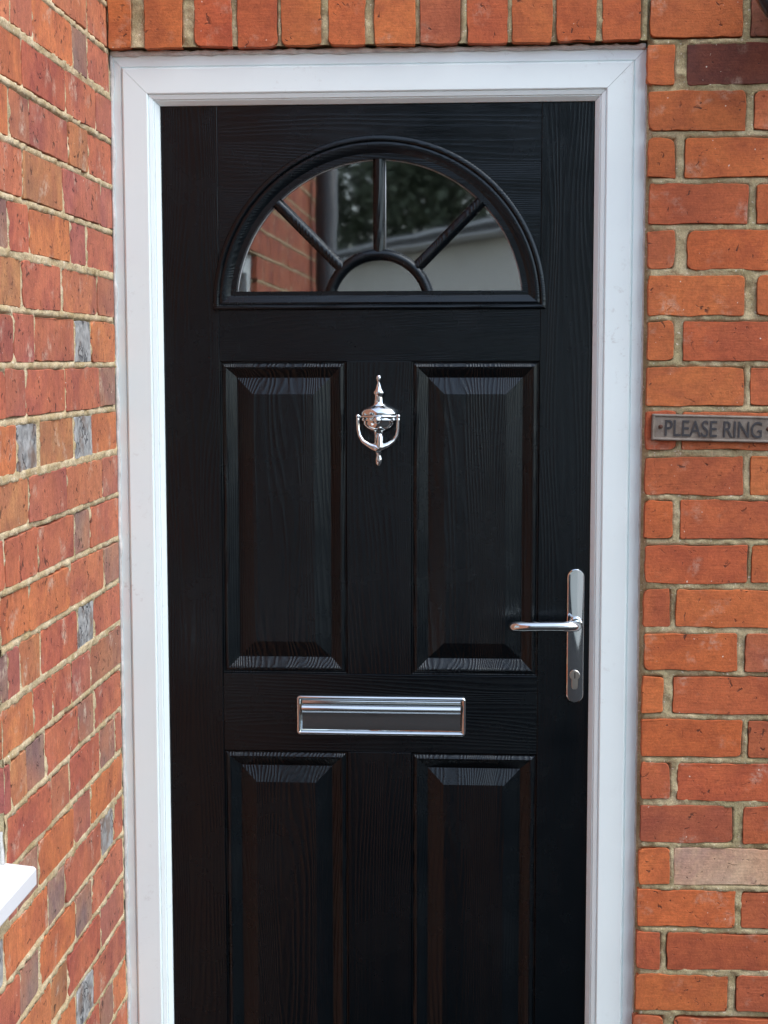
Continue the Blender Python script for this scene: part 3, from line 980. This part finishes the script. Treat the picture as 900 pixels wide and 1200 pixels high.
# lever handle on a long back plate, with lock cylinder
HX = 0.157
def rrect(cx, cz, hw, hh, r, n=8):
    pts = []
    for qx, qz, st in ((1, -1, -90), (1, 1, 0), (-1, 1, 90), (-1, -1, 180)):
        for k in range(n + 1):
            a = R(st + 90 * k / n)
            pts.append((cx + qx * (hw - r) + r * math.cos(a), cz + qz * (hh - r) + r * math.sin(a)))
    return pts
def plate(cx, cz, hw, hh, r, prof, n=8, cap=True):
    V, F = [], []
    m_ = 0
    for ins, wv in prof:
        lp = rrect(cx, cz, hw - ins, hh - ins, max(0.0003, r - ins), n)
        m_ = len(lp)
        V += [(x, DY - wv, z) for x, z in lp]
    for k in range(len(prof) - 1):
        for j in range(m_):
            j2 = (j + 1) % m_
            F.append((k * m_ + j, k * m_ + j2, (k + 1) * m_ + j2, (k + 1) * m_ + j))
    if cap:
        F.append(tuple((len(prof) - 1) * m_ + j for j in range(m_)))
    return V, F
V, F = plate(HX, 1.125, 0.0152, 0.1170, 0.0150, [(0, 0), (0, 0.005), (0.0008, 0.0072), (0.0020, 0.0084), (0.0028, 0.0086)], 10)
hd = obj('handle', V, F, M['chrome'], dr, smooth=True)
hd.data.set_sharp_from_angle(angle=R(20))
lev = [(HX, DY - 0.008, 1.1475), (HX, DY - 0.030, 1.1478), (HX - 0.001, DY - 0.040, 1.148), (HX - 0.006, DY - 0.047, 1.1483), (HX - 0.016, DY - 0.050, 1.1487), (HX - 0.040, DY - 0.050, 1.1488),
       (HX - 0.070, DY - 0.049, 1.1482), (HX - 0.095, DY - 0.046, 1.1472), (HX - 0.106, DY - 0.043, 1.1466), (HX - 0.1115, DY - 0.0405, 1.1463), (HX - 0.1135, DY - 0.039, 1.1462)]
V, F = tube(lev, [0.0085, 0.0085, 0.0088, 0.0090, 0.0088, 0.0084, 0.0084, 0.0086, 0.0084, 0.0062, 0.0020], 20)
obj('lever', V, F, M['chrome'], hd, smooth=True)
def disc_y(cx, cz, prof, n=28):
    """turned part about an axis square to the door; prof: (radius, height above door face)"""
    V, F = [], []
    for r, wv in prof:
        for k in range(n):
            a = 2 * math.pi * k / n
            V.append((cx + r * math.cos(a), DY - wv, cz + r * math.sin(a)))
    for i in range(len(prof) - 1):
        for k in range(n):
            F.append((i * n + k, i * n + (k + 1) % n, (i + 1) * n + (k + 1) % n, (i + 1) * n + k))
    F.append(tuple((len(prof) - 1) * n + k for k in range(n)))
    return V, F
V, F = disc_y(HX, 1.1475, [(0.0125, 0.009), (0.0125, 0.0125), (0.011, 0.0145), (0.0088, 0.015)])
obj('rose', V, F, M['chrome'], hd, smooth=True)
V, F = disc_y(HX - 0.0005, 1.0575, [(0.0088, 0.0095), (0.0088, 0.0118), (0.0080, 0.0124), (0.001, 0.0125)])
V2, F2 = plate(HX - 0.0005, 1.0440, 0.0052, 0.0115, 0.0050, [(0, 0.0095), (0, 0.0114), (0.0008, 0.0121), (0.003, 0.0122)])
V, F = merge((V, F), (V2, F2))
cyl = obj('lock_cylinder', V, F, M['satin'], hd)
box('key_slot', HX - 0.0013, HX + 0.0004, DY - 0.0129, DY - 0.0110, 1.0520, 1.0625, M['dark_slot'], hd)
# letter plate
LX, LZ = -0.1788, 0.9800
V, F = plate(LX, LZ, 0.1482, 0.0350, 0.0065, [(0, 0), (0, 0.0045), (0.0008, 0.0068), (0.0026, 0.0082), (0.0048, 0.0082), (0.0066, 0.0066), (0.0074, 0.0040), (0.0078, 0.0018)])
lb = obj('letter_plate', V, F, M['chrome'], dr, smooth=True)
fl = [(0.0262, 0.0022), (0.0250, 0.0030), (0.0222, 0.0030), (0.0208, 0.0034), (0.0198, 0.0060), (0.0180, 0.0100), (0.0150, 0.0128), (0.0115, 0.0134), (0.0085, 0.0120), (0.0068, 0.0092), (0.0060, 0.0080),
      (0.0050, 0.0074), (-0.004, 0.0065), (-0.014, 0.0052), (-0.024, 0.0040), (-0.0255, 0.0036), (-0.0262, 0.0022)]
V = []
for xx in (LX - 0.1385, LX + 0.1385):
    V += [(xx, DY - wv, LZ + zz) for zz, wv in fl]
n = len(fl)
F = [(k, k + 1, n + k + 1, n + k) for k in range(n - 1)] + [tuple(range(n)), tuple(range(2 * n - 1, n - 1, -1))]
fo = fix_normals(obj('flap', V, F, M['chrome'], lb))
fo.data.polygons.foreach_set('use_smooth', [True] * len(fo.data.polygons))
fo.data.set_sharp_from_angle(angle=R(40))

# ------------------------------------------------------------------ sign on the wall
TILT = R(-1.25)
SX0, SZ0 = 0.3825, 1.4845
def tilt(x, z):
    return (SX0 + x * math.cos(TILT) - z * math.sin(TILT), SZ0 + x * math.sin(TILT) + z * math.cos(TILT))
sg = None
V, F = [], []
sp_prof = [(0, 0.0005), (0, 0.0068), (0.0006, 0.0080), (0.0022, 0.0088), (0.0042, 0.0082), (0.0052, 0.0070)]
for ins, wv in sp_prof:
    for x, z in rrect(0, 0, 0.1045 - ins, 0.0222 - ins, 0.0022 if ins < 0.001 else 0.001, 3):
        a, b = tilt(x, z)
        V.append((a, FY - 0.0012 - wv, b))
m_ = 16
for k in range(len(sp_prof) - 1):
    for j in range(m_):
        j2 = (j + 1) % m_
        F.append((k * m_ + j, k * m_ + j2, (k + 1) * m_ + j2, (k + 1) * m_ + j))
F.append(tuple((len(sp_prof) - 1) * m_ + j for j in range(m_)))
F.append(tuple(range(m_ - 1, -1, -1)))
sg = obj('wall_sign', V, F, M['plate'], None, origin=(SX0, FY, SZ0))
tag(sg, 'small weathered metal sign reading PLEASE RING screwed to the brick', 'sign')
fc = bpy.data.curves.new('lettering', 'FONT')
fc.body = 'PLEASE RING'
fc.size = 0.0385
fc.align_x = 'CENTER'
fc.extrude = 0.0007
fc.offset = 0.0002
fc.space_character = 1.0
fc.materials.append(M['letter'])
tmp = bpy.data.objects.new('tmp', fc)
C.objects.link(tmp)
dg = bpy.context.evaluated_depsgraph_get()
fme = bpy.data.meshes.new_from_object(tmp.evaluated_get(dg))
bpy.data.objects.remove(tmp, do_unlink=True)
ft = bpy.data.objects.new('lettering', fme)
C.objects.link(ft)
ft.parent = sg
wdt = max(v.co.x for v in fme.vertices) - min(v.co.x for v in fme.vertices)
sxx = 0.160 / wdt
a, b = tilt(-0.0025, -0.0140)
ft.location = (a - SX0, -0.0012 - 0.0077, b - SZ0)
ft.rotation_euler = (R(90), -TILT, 0)
ft.scale = (sxx, 1, 1)
for sxp in (-0.0895, 0.0880):
    a, b = tilt(sxp, 0.0012)
    V, F = [], []
    for r, wv in [(0.0034, 0.0068), (0.0034, 0.0086), (0.0024, 0.0094), (0.0004, 0.0095)]:
        for k in range(14):
            an = 2 * math.pi * k / 14
            V.append((a + r * math.cos(an), FY - 0.0012 - wv, b + r * math.sin(an)))
    F = [(i * 14 + k, i * 14 + (k + 1) % 14, (i + 1) * 14 + (k + 1) % 14, (i + 1) * 14 + k) for i in range(3) for k in range(14)] + [tuple(42 + k for k in range(14))]
    obj('screw', V, F, M['rust'], sg, smooth=True)

# ------------------------------------------------------------------ round lamp on the wall, only its rim reaches into view
LMX, LMZ = 0.5105, 2.1915
def turned_y(cx, cz, prof, n=48):
    V, F = [], []
    for r, y in prof:
        for k in range(n):
            a = 2 * math.pi * k / n
            V.append((cx + r * math.cos(a), y, cz + r * math.sin(a)))
    for i in range(len(prof) - 1):
        for k in range(n):
            F.append((i * n + k, i * n + (k + 1) % n, (i + 1) * n + (k + 1) % n, (i + 1) * n + k))
    F.append(tuple(range(n - 1, -1, -1)))
    F.append(tuple((len(prof) - 1) * n + k for k in range(n)))
    return V, F
V, F = turned_y(LMX, LMZ, [(0.050, 2.640), (0.052, 2.634), (0.034, 2.622), (0.034, 2.520), (0.060, 2.510), (0.104, 2.494), (0.109, 2.486), (0.110, 2.474), (0.108, 2.462), (0.104, 2.458), (0.1015, 2.458)])
lm = obj('wall_lamp', V, F, M['lamp_black'], None, smooth=True, origin=(LMX, 2.64, LMZ))
tag(lm, 'round black wall lamp above the sign, only its rim in view', 'lamp')
V, F = turned_y(LMX, LMZ, [(0.1010, 2.459), (0.097, 2.449), (0.086, 2.435), (0.060, 2.419), (0.030, 2.412), (0.002, 2.410)])
obj('lamp_glass', V, F, M['lamp_glass'], lm, smooth=True)

# ------------------------------------------------------------------ hallway behind the glass
def inv_box(name, x0, x1, y0, y1, z0, z1, m):
    V = boxv(x0, x1, y0, y1, z0, z1)
    o = obj(name, V, [(0, 1, 2, 3), (4, 7, 6, 5), (1, 5, 6, 2), (2, 6, 7, 3), (3, 7, 4, 0)], m)
    o['kind'] = 'structure'
    return o
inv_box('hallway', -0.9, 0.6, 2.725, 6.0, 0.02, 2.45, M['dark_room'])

# ------------------------------------------------------------------ what stands behind the viewer and shows in the glass
dp = thing('drainpipe', 'dark plastic drainpipe at the far end of the side wall, mirrored in the door glass', 'drainpipe', (SX + 0.055, -0.36, 0))
V, F = tube([(SX + 0.055, -0.36, 0.0), (SX + 0.055, -0.36, 2.9)], 0.040, 20)
obj('pipe', V, F, M['pipe'], dp, smooth=True)
for zz in (0.6, 1.8):
    V, F = tube([(SX + 0.055, -0.36, zz), (SX + 0.055, -0.36, zz + 0.03)], 0.044, 20)
    obj('clip', V, F, M['pipe'], dp, smooth=True)

gd = Vector((0.38, 0.925, 0)).normalized()
gn = Vector((gd.y, -gd.x, 0))            # away from the yard
gp = Vector((0.0, -6.7, 0))
ga, gb_, gw = -4.6, 2.6, 3.2
gg = thing('garage', 'pale rendered garage with white roof edge, mirrored in the door glass', 'garage', tuple(gp))
def gpt(t, n_, z):
    q = gp + gd * t + gn * n_
    return (q.x, q.y, z)
def gbox(name, t0, t1, n0, n1, z0, z1, m):
    V = [gpt(t0, n0, z0), gpt(t1, n0, z0), gpt(t1, n1, z0), gpt(t0, n1, z0), gpt(t0, n0, z1), gpt(t1, n0, z1), gpt(t1, n1, z1), gpt(t0, n1, z1)]
    return fix_normals(obj(name, V, BOXF, m, gg))
gbox('wall', ga, gb_, 0, gw, 0, 2.52, M['render'])
gbox('roof', ga - 0.15, gb_ + 0.15, -0.22, gw + 0.2, 2.535, 2.585, M['roof'])
gbox('fascia', ga - 0.16, gb_ + 0.16, -0.24, gw + 0.21, 2.586, 2.612, M['white_board'])
gbox('fascia', ga - 0.16, gb_ + 0.16, -0.23, gw + 0.21, 2.521, 2.534, M['white_board'])

def tree_geo(seed, hgt, rad, leaves):
    r = random.Random(seed)
    nr = np.random.default_rng(seed)
    tv = tube([(0.05 * math.sin(k), 0.05 * math.cos(k * 1.3), hgt * 0.8 * k / 6) for k in range(7)], [0.20 * (1 - 0.13 * k) for k in range(7)], 10)
    limbs = [tv]
    cen = []
    for k in range(16):
        a = 2.4 * k
        z0 = hgt * (0.25 + 0.5 * k / 16)
        rr = rad * r.uniform(0.6, 0.95) * math.sin(math.pi * (0.25 + 0.65 * k / 16))
        e_ = (rr * math.cos(a), rr * math.sin(a), z0 + r.uniform(0.6, 1.4))
        limbs.append(tube([(0, 0, z0), (e_[0] * 0.5, e_[1] * 0.5, z0 + 0.45), e_], [0.07, 0.045, 0.015], 6))
        cen.append(e_)
    for k in range(130):
        v = nr.normal(size=3)
        v /= np.linalg.norm(v)
        q = r.uniform(0.45, 1.0)
        cen.append((v[0] * rad * q, v[1] * rad * q, hgt * 0.55 + v[2] * hgt * 0.43 * q))
    cen = np.array(cen)
    idx = nr.integers(0, len(cen), leaves)
    p = cen[idx] + nr.normal(size=(leaves, 3)) * rad * 0.11
    a = nr.normal(size=(leaves, 3))
    a /= np.linalg.norm(a, axis=1)[:, None]
    b = np.cross(a, nr.normal(size=(leaves, 3)))
    b /= np.linalg.norm(b, axis=1)[:, None]
    s_ = nr.uniform(0.045, 0.085, leaves)[:, None]
    V = np.stack([p - a * s_, p + b * s_ * 0.5, p + a * s_, p - b * s_ * 0.5], 1).reshape(-1, 3)
    F = [(4 * k, 4 * k + 1, 4 * k + 2, 4 * k + 3) for k in range(leaves)]
    return merge(*limbs), (V.tolist(), F)
TREES = [(-5.6, -17, 8.2, 3.0, 'broad leafy tree at the dim end of the yard, mirrored beside the drainpipe'),
         (-2.6, -18, 9.0, 3.0, 'tall leafy tree mirrored left of the upright bar in the door glass'),
         (0.6, -17, 8.6, 3.0, 'leafy tree behind the garage roof, mirrored right of the upright bar'),
         (3.8, -19, 9.8, 3.2, 'bushy tree behind the garage, mirrored at the edge of the door glass'),
         (-9.5, -14, 7.5, 2.6, 'leafy tree standing past the end of the side wall')]
for k, (x, y, hgt, rad, lab) in enumerate(TREES):
    t_ = thing('tree', lab, 'tree', (x, y, 0), 'trees behind the garage')
    (tv, tf), (lv, lf) = tree_geo(20 + k, hgt, rad, 34000)
    o = obj('trunk', tv, tf, M['bark'], None, smooth=True)
    o.parent = t_
    o = obj('crown', lv, lf, M['leaf'], None)
    o.parent = t_
